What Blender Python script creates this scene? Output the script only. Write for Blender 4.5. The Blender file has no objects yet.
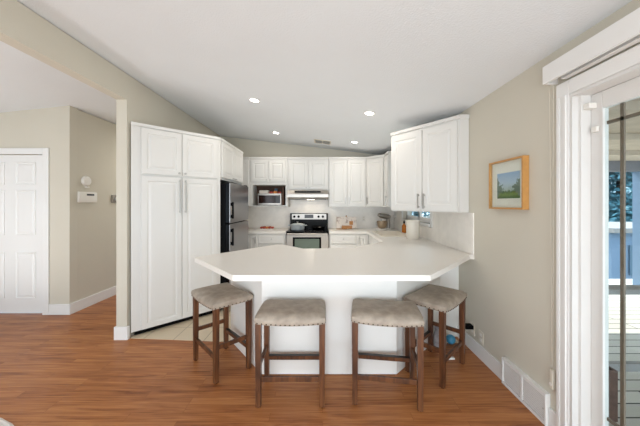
import bpy, bmesh, math, random
from mathutils import Vector, Matrix
random.seed(7)
D = bpy.data; S = bpy.context.scene; COL = S.collection
R = math.radians

# ------------------------------------------------------------------ camera
cam_d = D.cameras.new('camera'); cam = D.objects.new('camera', cam_d); COL.objects.link(cam)
cam.location = (0, 0, 1.42); cam.rotation_euler = (R(90), 0, 0)
cam_d.sensor_width = 36; cam_d.lens = 272/640*36
cam_d.shift_x = -2.5/640; cam_d.shift_y = -9/640
cam_d.clip_start = .05
S.camera = cam
S.view_settings.view_transform = 'Standard'; S.view_settings.look = 'None'
S.view_settings.gamma = 1; S.view_settings.use_curve_mapping = False
S.view_settings.exposure = 0.2
# ------------------------------------------------------------------ world, sun, window light
w = D.worlds.new('world'); S.world = w; w.use_nodes = True
w.node_tree.nodes['Background'].inputs[0].default_value = (.62, .81, 1, 1)
w.node_tree.nodes['Background'].inputs[1].default_value = 3.0
def lamp(name, kind, loc, rot, energy, color=(1, 1, 1), **kw):
    l = D.lights.new(name, kind); l.energy = energy; l.color = color
    for k, v in kw.items(): setattr(l, k, v)
    o = D.objects.new(name, l); COL.objects.link(o); o.location = loc; o.rotation_euler = rot
    return o
sd = Vector((-.15, .65, .75))
lamp('sun', 'SUN', (3, 6, 8), sd.to_track_quat('Z', 'Y').to_euler(), 5, (1, .95, .88), angle=R(.6))
# daylight through the big windows of the room behind the camera (facing the kitchen)
lamp('window_light_rear', 'AREA', (-.3, -2.75, 1.35), (R(90), 0, 0), 49, (1, .985, .955), shape='RECTANGLE', size=3.2, size_y=1.9)
lamp('window_light_left', 'AREA', (-4.2, -2.75, 1.35), (R(90), 0, R(-8)), 7, (.95, .98, 1), shape='RECTANGLE', size=2.6, size_y=1.9)
lamp('window_light_slider', 'AREA', (1.64, .55, 1.1), (R(90), 0, R(90)), 5, (.93, .97, 1), shape='RECTANGLE', size=1.7, size_y=1.9)

# added upward fill lights standing in for daylight bounced off unseen floors
lamp('fill_up_rear', 'AREA', (-.3, -.3, .12), (R(143), 0, 0), 80, (.96, .985, 1), shape='RECTANGLE', size=3.0, size_y=2.6)
lamp('fill_up_left', 'AREA', (-4.2, 1.2, .12), (R(150), 0, R(-20)), 26, (.88, .95, 1), shape='RECTANGLE', size=2.8, size_y=3.0)

lamp('fill_up_kitchen', 'AREA', (.0, 3.95, .12), (R(180), 0, 0), 11, (1, .985, .96), shape='RECTANGLE', size=1.3, size_y=1.1)  # added fill hidden behind the peninsula, brightens ceiling and backsplash
lamp('fill_up_hall', 'AREA', (-4.0, 2.0, .15), (R(180), 0, 0), 17, (1, .98, .95), shape='RECTANGLE', size=.9, size_y=.9)  # added upward fill outside the view, brightens the left ceiling
lamp('fill_down_hall', 'AREA', (-2.7, 5.3, 2.55), (0, 0, 0), 16, (1, .97, .92), shape='RECTANGLE', size=.5, size_y=1.2)  # added fill light standing in for a hall lamp, no fixture

# ------------------------------------------------------------------ materials
def mat(name, col, rough=.5, metal=0, spec=.5, bump=0, bscale=200, var=0, vscale=3, coat=0):
    m = D.materials.new(name); m.use_nodes = True; nt = m.node_tree; b = nt.nodes['Principled BSDF']
    b.inputs['Base Color'].default_value = (*col, 1); b.inputs['Roughness'].default_value = rough
    b.inputs['Metallic'].default_value = metal; b.inputs['Specular IOR Level'].default_value = spec
    b.inputs['Coat Weight'].default_value = coat
    tc = nt.nodes.new('ShaderNodeTexCoord')
    if bump:
        n = nt.nodes.new('ShaderNodeTexNoise'); n.inputs['Scale'].default_value = bscale; n.inputs['Detail'].default_value = 3
        nt.links.new(tc.outputs['Object'], n.inputs['Vector'])
        bp = nt.nodes.new('ShaderNodeBump'); bp.inputs['Strength'].default_value = bump; bp.inputs['Distance'].default_value = .01
        nt.links.new(n.outputs['Fac'], bp.inputs['Height']); nt.links.new(bp.outputs['Normal'], b.inputs['Normal'])
    n2 = nt.nodes.new('ShaderNodeTexNoise'); n2.inputs['Scale'].default_value = vscale; n2.inputs['Detail'].default_value = 4
    nt.links.new(tc.outputs['Object'], n2.inputs['Vector'])
    mr = nt.nodes.new('ShaderNodeMapRange'); mr.inputs['From Min'].default_value = .3; mr.inputs['From Max'].default_value = .7
    v = max(var, .01)
    mr.inputs['To Min'].default_value = 1-v; mr.inputs['To Max'].default_value = 1+v
    nt.links.new(n2.outputs['Fac'], mr.inputs['Value'])
    mx = nt.nodes.new('ShaderNodeVectorMath'); mx.operation = 'SCALE'; mx.inputs[0].default_value = col
    nt.links.new(mr.outputs['Result'], mx.inputs['Scale']); nt.links.new(mx.outputs['Vector'], b.inputs['Base Color'])
    return m
def srgb(r, g, b):
    f = lambda c: (c/255/12.92) if c/255 <= .04045 else ((c/255+.055)/1.055)**2.4
    return (f(r), f(g), f(b))
def emis(name, col, s):
    m = D.materials.new(name); m.use_nodes = True; b = m.node_tree.nodes['Principled BSDF']
    b.inputs['Base Color'].default_value = (*col, 1); b.inputs['Emission Color'].default_value = (*col, 1); b.inputs['Emission Strength'].default_value = s
    return m
M = {}
M['wall'] = mat('wall_paint', srgb(204, 198, 183), .85, bump=.12, bscale=160, var=.012, vscale=2)
M['ceiling'] = mat('ceiling_paint', srgb(224, 227, 229), .9, bump=.3, bscale=90)
M['trim'] = mat('trim_paint', srgb(230, 229, 226), .4)
M['cab'] = mat('cabinet_white', srgb(216, 214, 209), .38)
M['cabin'] = mat('cabinet_base_white', srgb(236, 234, 229), .45)
M['counter'] = mat('counter_quartz', srgb(230, 225, 217), .36, var=.02, vscale=300)
M['splash'] = mat('backsplash_stone', srgb(240, 235, 227), .35, var=.05, vscale=9)
M['steel'] = mat('stainless', srgb(176, 170, 163), .36, metal=1)
M['steel_dk'] = mat('fridge_steel', srgb(158, 156, 156), .3, metal=1, var=.04, vscale=2)
M['nickel'] = mat('brushed_nickel', srgb(190, 188, 184), .35, metal=1)
M['black'] = mat('black_enamel', srgb(9, 9, 10), .22, spec=.1)
M['blackm'] = mat('black_matte', srgb(10, 10, 11), .5, spec=.06)
M['glassdk'] = mat('oven_glass', srgb(96, 108, 98), .12)
M['mwglass'] = mat('microwave_glass', srgb(40, 24, 20), .15)
M['display'] = mat('display_dark', srgb(50, 50, 52), .3)
M['seat'] = mat('stool_suede', srgb(162, 149, 134), .6, bump=.3, bscale=60, var=.2, vscale=16)
M['nail'] = mat('nailhead', srgb(84, 70, 56), .35, metal=1)
M['plate'] = mat('foot_plate', srgb(46, 42, 40), .3, metal=.6)
M['oak'] = mat('oak_frame', srgb(190, 140, 78), .45, var=.1, vscale=20)
M['mat'] = mat('mat_board', srgb(238, 228, 214), .8)
M['grey_enamel'] = mat('grey_enamel', srgb(170, 176, 178), .3)
M['bronze'] = mat('grid_bronze', srgb(116, 100, 84), .5)
M['vinyl'] = mat('white_vinyl', srgb(218, 216, 212), .4)
M['plastic'] = mat('white_plastic', srgb(228, 224, 216), .45)
M['almond'] = mat('almond_plastic', srgb(214, 206, 190), .45)
M['brownbk'] = mat('dark_brown_board', srgb(84, 58, 42), .7, var=.25, vscale=10)
M['cream'] = mat('cream_ceramic', srgb(232, 224, 210), .35)
M['amber'] = mat('amber_liquid', srgb(190, 110, 30), .15)
M['red'] = mat('red_wrap', srgb(165, 60, 40), .5, var=.3, vscale=40)
M['orange'] = mat('orange_wrap', srgb(200, 120, 50), .5)
M['bluegrey'] = mat('blue_grey_tin', srgb(80, 110, 130), .4)
M['white_cloth'] = mat('white_cloth', srgb(225, 218, 208), .9, bump=.4, bscale=50)
M['wood_lt'] = mat('honey_wood', srgb(178, 122, 66), .4, var=.15, vscale=30)
M['blue'] = mat('blue_rubber', srgb(70, 150, 190), .4)
M['greycloth'] = mat('grey_cloth', srgb(150, 148, 150), .9, bump=.5, bscale=40, var=.3, vscale=25)
M['rug'] = mat('rug_cotton', srgb(222, 215, 208), .95, bump=.5, bscale=120, var=.08, vscale=60)
M['deck'] = mat('deck_boards', srgb(168, 160, 150), .8, var=.12, vscale=6)
M['soffit'] = mat('porch_boards', srgb(206, 190, 172), .85, var=.1, vscale=5)
M['soffit_beam'] = mat('porch_beam', srgb(120, 120, 126), .85, var=.1, vscale=5)
M['rail'] = mat('deck_rail', srgb(150, 146, 142), .8, var=.1, vscale=8)
M['leaf'] = mat('leaf', srgb(92, 140, 150), .6, var=.4, vscale=3)
M['bark'] = mat('bark', srgb(80, 72, 66), .9, var=.3, vscale=10)
M['gravel'] = mat('gravel_ground', srgb(150, 146, 134), .9, var=.2, vscale=2)  # greyish beige, chosen so no green light bounces onto the porch ceiling
M['planter'] = mat('planter_wood', srgb(96, 72, 60), .8, var=.3, vscale=14)
M['siding'] = mat('blue_grey_siding', srgb(120, 142, 165), .8, var=.04, vscale=4)
M['lampglow'] = emis('lamp_glow', (1, .95, .88), 9)
M['hoodglow'] = emis('hood_glow', (1, .9, .75), 5)

def wood_mat(name, c1, c2, c3, rough=.35, grain=(3, 60, 60)):
    m = D.materials.new(name); m.use_nodes = True; nt = m.node_tree; b = nt.nodes['Principled BSDF']; N = nt.nodes.new; L = nt.links.new
    tc = N('ShaderNodeTexCoord'); mp = N('ShaderNodeMapping'); mp.inputs['Scale'].default_value = grain
    L(tc.outputs['Object'], mp.inputs['Vector'])
    n = N('ShaderNodeTexNoise'); n.inputs['Scale'].default_value = 1; n.inputs['Detail'].default_value = 6; n.inputs['Distortion'].default_value = .6
    L(mp.outputs[0], n.inputs['Vector'])
    cr = N('ShaderNodeValToRGB'); e = cr.color_ramp.elements
    e[0].position = .3; e[0].color = (*c1, 1); e[1].position = .72; e[1].color = (*c3, 1)
    x = e.new(.5); x.color = (*c2, 1)
    L(n.outputs['Fac'], cr.inputs[0]); L(cr.outputs[0], b.inputs['Base Color']); b.inputs['Roughness'].default_value = rough
    return m
M['stoolwood'] = wood_mat('stool_wood', srgb(58, 32, 17), srgb(88, 52, 28), srgb(116, 72, 40), .4, (25, 25, 3))
def floor_mat():
    m = D.materials.new('oak_planks'); m.use_nodes = True; nt = m.node_tree; b = nt.nodes['Principled BSDF']; N = nt.nodes.new; L = nt.links.new
    tc = N('ShaderNodeTexCoord')
    br = N('ShaderNodeTexBrick'); br.offset = .37; br.offset_frequency = 3; br.squash = 1
    br.inputs['Scale'].default_value = 1; br.inputs['Brick Width'].default_value = .95; br.inputs['Row Height'].default_value = .074
    br.inputs['Mortar Size'].default_value = .0011; br.inputs['Mortar Smooth'].default_value = .3; br.inputs['Bias'].default_value = 0
    br.inputs['Color1'].default_value = (0, 0, 0, 1); br.inputs['Color2'].default_value = (1, 1, 1, 1); br.inputs['Mortar'].default_value = (.5, .5, .5, 1)
    L(tc.outputs['Object'], br.inputs['Vector'])
    # grain: stretched noise, shifted per plank
    sc = N('ShaderNodeVectorMath'); sc.operation = 'SCALE'; sc.inputs['Scale'].default_value = 13; L(br.outputs['Color'], sc.inputs[0])
    ad = N('ShaderNodeVectorMath'); ad.operation = 'ADD'; L(tc.outputs['Object'], ad.inputs[0]); L(sc.outputs[0], ad.inputs[1])
    mp = N('ShaderNodeMapping'); mp.inputs['Scale'].default_value = (1.6, 17, 1); L(ad.outputs[0], mp.inputs['Vector'])
    n = N('ShaderNodeTexNoise'); n.inputs['Scale'].default_value = 1.3; n.inputs['Detail'].default_value = 5; n.inputs['Distortion'].default_value = 1.2; L(mp.outputs[0], n.inputs['Vector'])
    mp2 = N('ShaderNodeMapping'); mp2.inputs['Scale'].default_value = (3, 110, 1); L(ad.outputs[0], mp2.inputs['Vector'])
    n2 = N('ShaderNodeTexNoise'); n2.inputs['Scale'].default_value = 1; n2.inputs['Detail'].default_value = 4; L(mp2.outputs[0], n2.inputs['Vector'])
    cr = N('ShaderNodeValToRGB'); e = cr.color_ramp.elements
    e[0].position = .25; e[0].color = (*srgb(120, 66, 36), 1); e[1].position = .8; e[1].color = (*srgb(192, 132, 80), 1)
    k = e.new(.5); k.color = (*srgb(166, 105, 60), 1)
    # plank tone + grain
    ma = N('ShaderNodeMath'); ma.operation = 'MULTIPLY_ADD'; ma.inputs[1].default_value = .17; L(br.outputs['Color'], ma.inputs[0])
    m2 = N('ShaderNodeMath'); m2.operation = 'MULTIPLY_ADD'; m2.inputs[1].default_value = .82; m2.inputs[2].default_value = -.25
    L(n.outputs['Fac'], m2.inputs[0]); L(m2.outputs[0], ma.inputs[2])
    m3 = N('ShaderNodeMath'); m3.operation = 'MULTIPLY_ADD'; m3.inputs[1].default_value = .55; L(n2.outputs['Fac'], m3.inputs[0]); L(ma.outputs[0], m3.inputs[2])
    L(m3.outputs[0], cr.inputs[0])
    dk = N('ShaderNodeMix'); dk.data_type = 'RGBA'; dk.blend_type = 'MULTIPLY'
    dk.inputs[7].default_value = (.55, .5, .45, 1); L(br.outputs['Fac'], dk.inputs[0]); L(cr.outputs[0], dk.inputs[6]); L(dk.outputs[2], b.inputs['Base Color'])
    b.inputs['Roughness'].default_value = .4; b.inputs['Specular IOR Level'].default_value = .32
    bp = N('ShaderNodeBump'); bp.inputs['Strength'].default_value = .15; bp.inputs['Distance'].default_value = .003
    L(n2.outputs['Fac'], bp.inputs['Height']); L(bp.outputs[0], b.inputs['Normal'])
    return m
M['floor'] = floor_mat()
def tile_mat():
    m = D.materials.new('floor_tiles'); m.use_nodes = True; nt = m.node_tree; b = nt.nodes['Principled BSDF']; N = nt.nodes.new; L = nt.links.new
    tc = N('ShaderNodeTexCoord'); mp = N('ShaderNodeMapping'); mp.inputs['Location'].default_value = (1.555, -2.80, 0)
    L(tc.outputs['Object'], mp.inputs['Vector'])
    br = N('ShaderNodeTexBrick'); br.offset = 0; br.inputs['Scale'].default_value = 1; br.inputs['Brick Width'].default_value = .325; br.inputs['Row Height'].default_value = .325
    br.inputs['Mortar Size'].default_value = .004; br.inputs['Color1'].default_value = (*srgb(214, 198, 172), 1); br.inputs['Color2'].default_value = (*srgb(206, 190, 163), 1)
    br.inputs['Mortar'].default_value = (*srgb(160, 146, 122), 1)
    L(mp.outputs[0], br.inputs['Vector']); L(br.outputs['Color'], b.inputs['Base Color']); b.inputs['Roughness'].default_value = .4
    return m
M['tile'] = tile_mat()
def deck_mat():
    m = M['deck']; nt = m.node_tree; b = nt.nodes['Principled BSDF']; N = nt.nodes.new; L = nt.links.new
    tc = N('ShaderNodeTexCoord'); br = N('ShaderNodeTexBrick'); br.inputs['Scale'].default_value = 1; br.inputs['Brick Width'].default_value = 2.6; br.inputs['Row Height'].default_value = .14
    br.inputs['Mortar Size'].default_value = .006; br.inputs['Color1'].default_value = (*srgb(206, 198, 184), 1); br.inputs['Color2'].default_value = (*srgb(190, 182, 168), 1); br.inputs['Mortar'].default_value = (*srgb(40, 38, 36), 1)
    L(tc.outputs['Object'], br.inputs['Vector']); L(br.outputs['Color'], b.inputs['Base Color'])
deck_mat()
def glass_mat():
    m = D.materials.new('clear_glass'); m.use_nodes = True; nt = m.node_tree; nt.nodes.clear(); N = nt.nodes.new; L = nt.links.new
    o = N('ShaderNodeOutputMaterial'); t = N('ShaderNodeBsdfTransparent'); g = N('ShaderNodeBsdfGlossy'); g.inputs['Roughness'].default_value = .02
    fr = N('ShaderNodeFresnel'); fr.inputs['IOR'].default_value = 1.45; mx = N('ShaderNodeMixShader')
    t.inputs[0].default_value = (.93, .96, .96, 1)
    ge = N('ShaderNodeNewGeometry'); iv = N('ShaderNodeMath'); iv.operation = 'SUBTRACT'; iv.inputs[0].default_value = 1; L(ge.outputs['Backfacing'], iv.inputs[1])
    mu = N('ShaderNodeMath'); mu.operation = 'MULTIPLY'; L(fr.outputs[0], mu.inputs[0]); L(iv.outputs[0], mu.inputs[1])
    L(mu.outputs[0], mx.inputs[0]); L(t.outputs[0], mx.inputs[1]); L(g.outputs[0], mx.inputs[2]); L(mx.outputs[0], o.inputs[0])
    return m
M['glass'] = glass_mat()
def painting_mat():
    # landscape print: pale blue sky, loose trees at both sides, meadow in front.  Object space: y across, z up
    m = D.materials.new('landscape_print'); m.use_nodes = True; nt = m.node_tree; b = nt.nodes['Principled BSDF']; N = nt.nodes.new; L = nt.links.new
    tc = N('ShaderNodeTexCoord'); sp = N('ShaderNodeSeparateXYZ'); L(tc.outputs['Object'], sp.inputs[0])
    n = N('ShaderNodeTexNoise'); n.inputs['Scale'].default_value = 45; n.inputs['Detail'].default_value = 5; L(tc.outputs['Object'], n.inputs['Vector'])
    def math_(op, a, bb):
        q = N('ShaderNodeMath'); q.operation = op
        for i, v in enumerate((a, bb)):
            if isinstance(v, (int, float)): q.inputs[i].default_value = v
            else: L(v, q.inputs[i])
        return q.outputs[0]
    zn = math_('ADD', sp.outputs['Z'], math_('MULTIPLY', math_('SUBTRACT', n.outputs['Fac'], .5), .05))
    cr = N('ShaderNodeValToRGB'); mr = N('ShaderNodeMapRange'); mr.inputs['From Min'].default_value = -.1; mr.inputs['From Max'].default_value = .1; L(zn, mr.inputs['Value']); L(mr.outputs[0], cr.inputs[0])
    e = cr.color_ramp.elements; e[0].position = 0; e[0].color = (*srgb(72, 92, 48), 1); e[1].position = 1; e[1].color = (*srgb(150, 174, 204), 1)
    for p, c in ((.16, srgb(118, 138, 66)), (.26, srgb(84, 104, 62)), (.33, srgb(176, 184, 176)), (.6, srgb(180, 194, 208))):
        k = e.new(p); k.color = (*c, 1)
    ay = math_('ABSOLUTE', sp.outputs['Y'], 0)
    tre = math_('ADD', math_('MULTIPLY', ay, 9), math_('MULTIPLY', n.outputs['Fac'], 1.4))
    tre = math_('SUBTRACT', tre, math_('MULTIPLY', math_('ABSOLUTE', math_('ADD', sp.outputs['Z'], .02), 0), 9))
    g = math_('GREATER_THAN', tre, 1.18)
    mx = N('ShaderNodeMix'); mx.data_type = 'RGBA'; L(g, mx.inputs[0]); L(cr.outputs[0], mx.inputs[6]); mx.inputs[7].default_value = (*srgb(112, 124, 108), 1)
    L(mx.outputs[2], b.inputs['Base Color']); b.inputs['Roughness'].default_value = .5
    return m
M['print'] = painting_mat()

# ------------------------------------------------------------------ mesh helpers
class MB:
    def __init__(s): s.b = bmesh.new()
    def box(s, x0, x1, y0, y1, z0, z1, bev=0):
        g = bmesh.ops.create_cube(s.b, size=1)
        for v in g['verts']:
            v.co = Vector(((x0+x1)/2+v.co.x*(x1-x0), (y0+y1)/2+v.co.y*(y1-y0), (z0+z1)/2+v.co.z*(z1-z0)))
        if bev:
            es = list({e for v in g['verts'] for e in v.link_edges})
            bmesh.ops.bevel(s.b, geom=es, offset=bev, segments=2, profile=.6, affect='EDGES')
        return s
    def prism(s, pts, z0, z1, bev=0, holes=()):
        loops = [pts, *holes]; es = []
        for lp in loops:
            vs = [s.b.verts.new((p[0], p[1], z0)) for p in lp]
            es += [s.b.edges.new((vs[i], vs[(i+1) % len(vs)])) for i in range(len(vs))]
        if holes: fs = [f for f in bmesh.ops.triangle_fill(s.b, edges=es, use_beauty=True)['geom'] if isinstance(f, bmesh.types.BMFace)]
        else: fs = [s.b.faces.new([e.verts[0] for e in es] if es[0].verts[0] != es[1].verts[0] else vs)]
        r = bmesh.ops.extrude_face_region(s.b, geom=fs)
        nv = [v for v in r['geom'] if isinstance(v, bmesh.types.BMVert)]
        for v in nv: v.co.z = z1
        bmesh.ops.recalc_face_normals(s.b, faces=s.b.faces)
        if bev:
            top = [e for e in s.b.edges if e.verts[0].co.z == z1 and e.verts[1].co.z == z1 and e.calc_face_angle(0) > .5]
            bmesh.ops.bevel(s.b, geom=top, offset=bev, segments=2, affect='EDGES')
        return s
    def tube(s, pts, r, seg=10, caps=True):
        pts = [Vector(p) for p in pts]; rings = []
        rr = r if isinstance(r, (list, tuple)) else [r]*len(pts)
        up0 = None
        for i, p in enumerate(pts):
            d = (pts[min(i+1, len(pts)-1)]-pts[max(i-1, 0)]).normalized()
            if up0 is None: up0 = Vector((0, 0, 1)) if abs(d.z) < .9 else Vector((1, 0, 0))
            a = d.cross(up0).normalized(); b_ = a.cross(d).normalized(); up0 = b_
            rings.append([s.b.verts.new(p+(a*math.cos(t)+b_*math.sin(t))*rr[i]) for t in [2*math.pi*k/seg for k in range(seg)]])
        for i in range(len(rings)-1):
            for k in range(seg): s.b.faces.new((rings[i][k], rings[i][(k+1) % seg], rings[i+1][(k+1) % seg], rings[i+1][k]))
        if caps: s.b.faces.new(rings[0][::-1]); s.b.faces.new(rings[-1])
        return s
    def lathe(s, prof, c=(0, 0, 0), seg=32, axis='Z', sx=1, sy=1):
        rings = []
        for (r, z) in prof:
            if r < 1e-5: ring = [(0, 0, z)]
            else: ring = [(r*math.cos(2*math.pi*k/seg)*sx, r*math.sin(2*math.pi*k/seg)*sy, z) for k in range(seg)]
            out = []
            for p in ring:
                if axis == 'X': p = (p[2], p[0], p[1])
                if axis == 'Y': p = (p[0], p[2], p[1])
                out.append(s.b.verts.new((p[0]+c[0], p[1]+c[1], p[2]+c[2])))
            rings.append(out)
        for a, b_ in zip(rings, rings[1:]):
            for k in range(seg):
                k2 = (k+1) % seg
                if len(a) == 1 and len(b_) == 1: continue
                if len(a) == 1: s.b.faces.new((a[0], b_[k2], b_[k]))
                elif len(b_) == 1: s.b.faces.new((a[k], a[k2], b_[0]))
                else: s.b.faces.new((a[k], a[k2], b_[k2], b_[k]))
        return s
    def door(s, x0, x1, z0, z1, y=0, t=.02, st=.055, raised=True):
        """panel door: front faces -Y, back at y"""
        f = y-t
        loops = [(0, f+.003), (.003, f), (st, f), (st+.008, f+.007), (st+.02, f+.007), (st+.038, f+.001)] if raised else [(0, f+.003), (.003, f), (st, f), (st+.006, f+.006)]
        rings = []
        def ring(i, yy): return [s.b.verts.new(q) for q in ((x0+i, yy, z0+i), (x1-i, yy, z0+i), (x1-i, yy, z1-i), (x0+i, yy, z1-i))]
        back = ring(0, y); rings = [back]+[ring(i, yy) for i, yy in loops]
        for a, b_ in zip(rings, rings[1:]):
            for k in range(4): s.b.faces.new((a[k], a[(k+1) % 4], b_[(k+1) % 4], b_[k]))
        s.b.faces.new(rings[-1]); s.b.faces.new(back[::-1])
        return s
    def build(s, name, m, parent=None, smooth=False, loc=None, rot=None):
        bmesh.ops.recalc_face_normals(s.b, faces=s.b.faces)
        me = D.meshes.new(name); s.b.to_mesh(me); s.b.free(); me.materials.append(M[m] if isinstance(m, str) else m)
        if smooth:
            for p in me.polygons: p.use_smooth = True
            try: me.set_sharp_from_angle(angle=R(40))
            except Exception: pass
        o = D.objects.new(name, me); COL.objects.link(o)
        if parent: o.parent = parent
        if loc: o.location = loc
        if rot: o.rotation_euler = rot
        return o
def box(name, m, *a, parent=None, bev=0): return MB().box(*a, bev=bev).build(name, m, parent)
def tag(o, label, cat, group=None):
    o['label'] = label; o['category'] = cat
    if group: o['group'] = group
    return o
def thing(name, label, cat, loc=(0, 0, 0), rz=0, group=None):
    o = D.objects.new(name, None); COL.objects.link(o); o.location = loc; o.rotation_euler = (0, 0, rz); o.empty_display_size = .1
    return tag(o, label, cat, group)
def struct(o): o['kind'] = 'structure'; return o
def copy_tree(o, parent=None):
    c = o.copy(); COL.objects.link(c)
    if parent: c.parent = parent
    for ch in list(o.children): copy_tree(ch, c)
    return c

# ------------------------------------------------------------------ structure
XR = 1.455; YB = 5.50; XL = -2.05
def zr(x): return 2.793-.119*(x+2.05)          # ceiling height, kitchen side
def zl(x): return 2.80+.105*(x+2.16)           # ceiling height, left room
def slab_xz(name, m, pts, y0, y1):              # polygon in x,z extruded along y
    b = MB(); vs = [b.b.verts.new((x, y0, z)) for x, z in pts]; f = b.b.faces.new(vs)
    r = bmesh.ops.extrude_face_region(b.b, geom=[f])
    for v in r['geom']:
        if isinstance(v, bmesh.types.BMVert): v.co.y = y1
    return struct(b.build(name, m))
YN = -3.0
struct(box('floor', 'floor', -6.6, XR+.15, YN, 7.2, -.15, 0))
struct(MB().prism([(-2.03, 2.875), (-.93, 2.795), (-.93, 2.78), (1.4, 2.78), (1.4, 5.48), (-2.03, 5.48)], 0, .004).build('floor', 'tile'))
slab_xz('ceiling', 'ceiling', [(XL-.05, zr(XL-.05)), (XR+.15, zr(XR+.15)), (XR+.15, 3.0), (XL-.05, 3.1)], YN, YB+.12)
slab_xz('ceiling', 'ceiling', [(-6.6, zl(-6.6)), (XL-.051, zl(XL-.051)), (XL-.051, 3.1), (-6.6, 2.9)], YN, 7.2)
# back wall
slab_xz('wall_back', 'wall', [(XL-.1, 0), (XR+.15, 0), (XR+.15, zr(XR+.15)), (XL-.05, zr(XL-.05)), (XL-.1, zl(XL-.1))], YB, YB+.12)
# partition wall with its beam over the opening
b = MB(); b.box(-2.16, XL, 2.85, YB-.001, 0, 2.515); b.box(-2.16, XL, YN, YB-.001, 2.515, 2.785)
struct(b.build('wall_partition', 'wall'))
# right wall with two openings: sliding door, sink window
DY0, DY1, DZ = -.45, 1.585, 2.06; WY0, WY1, WZ0, WZ1 = 3.64, 4.90, 1.15, 2.15
b = MB(); T = XR+.15; top = 2.376
for y0, y1, z0, z1 in ((YN, DY0, 0, top), (DY0, DY1, DZ, top), (DY1, WY0, 0, top), (WY0, WY1, 0, WZ0), (WY0, WY1, WZ1, top), (WY1, YB, 0, top)):
    b.box(XR, T, y0, y1, z0, z1)
struct(b.build('wall_right', 'wall'))
# left room walls
b = MB(); DXR = -3.584; DXL = -4.48; dtop = 2.06
def zw(x): return zl(x)
slab_xz('wall_left_room', 'wall', [(-6.6, 0), (DXL, 0), (DXL, dtop), (DXR, dtop), (DXR, 0), (-3.25, 0), (-3.25, zl(-3.25)), (-6.6, zl(-6.6))], 3.495, 3.615)
b = MB(); b.box(-3.37, -3.25, 3.616, 7.2, 0, zl(-3.37)); struct(b.build('wall_hall', 'wall'))
b = MB(); b.box(-3.25, -2.16, 7.08, 7.2, 0, zl(-3.25)); struct(b.build('wall_hall_end', 'wall'))
b = MB(); b.box(-6.72, -6.6, YN, 3.615, 0, zl(-6.6)+.05); struct(b.build('wall_far_left', 'wall'))
# wall behind the camera, with two window openings that let the daylight in
b = MB()
for x0, x1, z0, z1 in ((-6.6, -5.6, 0, 2.9), (-2.8, -2.0, 0, 2.9), (1.4, T, 0, 2.9), (-5.6, -2.8, 0, .3), (-5.6, -2.8, 2.35, 2.9), (-2.0, 1.4, 0, .3), (-2.0, 1.4, 2.35, 2.9)):
    b.box(x0, x1, YN-.12, YN, z0, z1)
struct(b.build('wall_rear', 'wall'))
# baseboards
def base(name, x0, x1, y0, y1, h=.125):
    b = MB(); b.box(x0, x1, y0, y1, 0, h, bev=.004); struct(b.build(name, 'trim'))
base('baseboard_right', XR-.016, XR, 2.165, 2.905)
base('baseboard_right', XR-.016, XR, 1.672, 1.732)
base('baseboard_left_room', -3.505, -3.235, 3.479, 3.495, .137)
base('baseboard_hall', -3.25, -3.234, 3.4955, 7.0, .137)
base('baseboard_partition', -2.176, XL+.016, 2.834, 2.85, .137)
base('baseboard_partition', -2.176, -2.16, 2.8505, 5.3, .137)
base('baseboard_partition', XL, XL+.016, 2.8505, 2.872, .137)
# backsplash slabs
b = MB(); b.box(XR-.012, XR, 2.61, WY0-.062, .932, 1.333); b.box(XR-.012, XR, WY0-.061, YB-.013, .932, WZ0-.045); b.box(XR-.012, XR, WY1+.062, YB-.013, WZ0-.045, 1.36)
struct(b.build('trim_backsplash_right', 'splash'))
b = MB(); b.box(XL+.01, XR-.013, YB-.012, YB, .932, 1.36); b.box(-.65, .11, YB-.012, YB, 1.36, 1.665)
struct(b.build('trim_backsplash_back', 'splash'))
# hallway door and its casing
dr = MB(); dr.box(DXL+.006, DXR-.006, 3.515, 3.55, .012, dtop-.008)
drm = dr.build('door_1', 'trim'); struct(drm)
for cx0, cx1 in ((-4.364, -4.104), (-3.96, -3.70)):
    for z0, z1 in ((.2, .80), (1.02, 1.60), (1.67, 1.96)):
        q = MB(); q.door(cx0, cx1, z0, z1, y=3.515, t=.010, st=.006); q.build('panel', 'trim', drm)
q = MB(); q.lathe([(0, 3.47), (.022, 3.472), (.028, 3.48), (.02, 3.492), (.01, 3.5), (.01, 3.514)], (-4.42, 0, .95), axis='Y', seg=16); q.build('door_knob', 'nickel', drm, smooth=True)
b = MB(); b.box(DXR, DXR+.078, 3.477, 3.495, 0, dtop+.075, bev=.004); b.box(DXL-.078, DXL, 3.477, 3.495, 0, dtop+.075, bev=.004); b.box(DXL, DXR, 3.477, 3.495, dtop, dtop+.075, bev=.004)
struct(b.build('trim_1', 'trim'))
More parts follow.
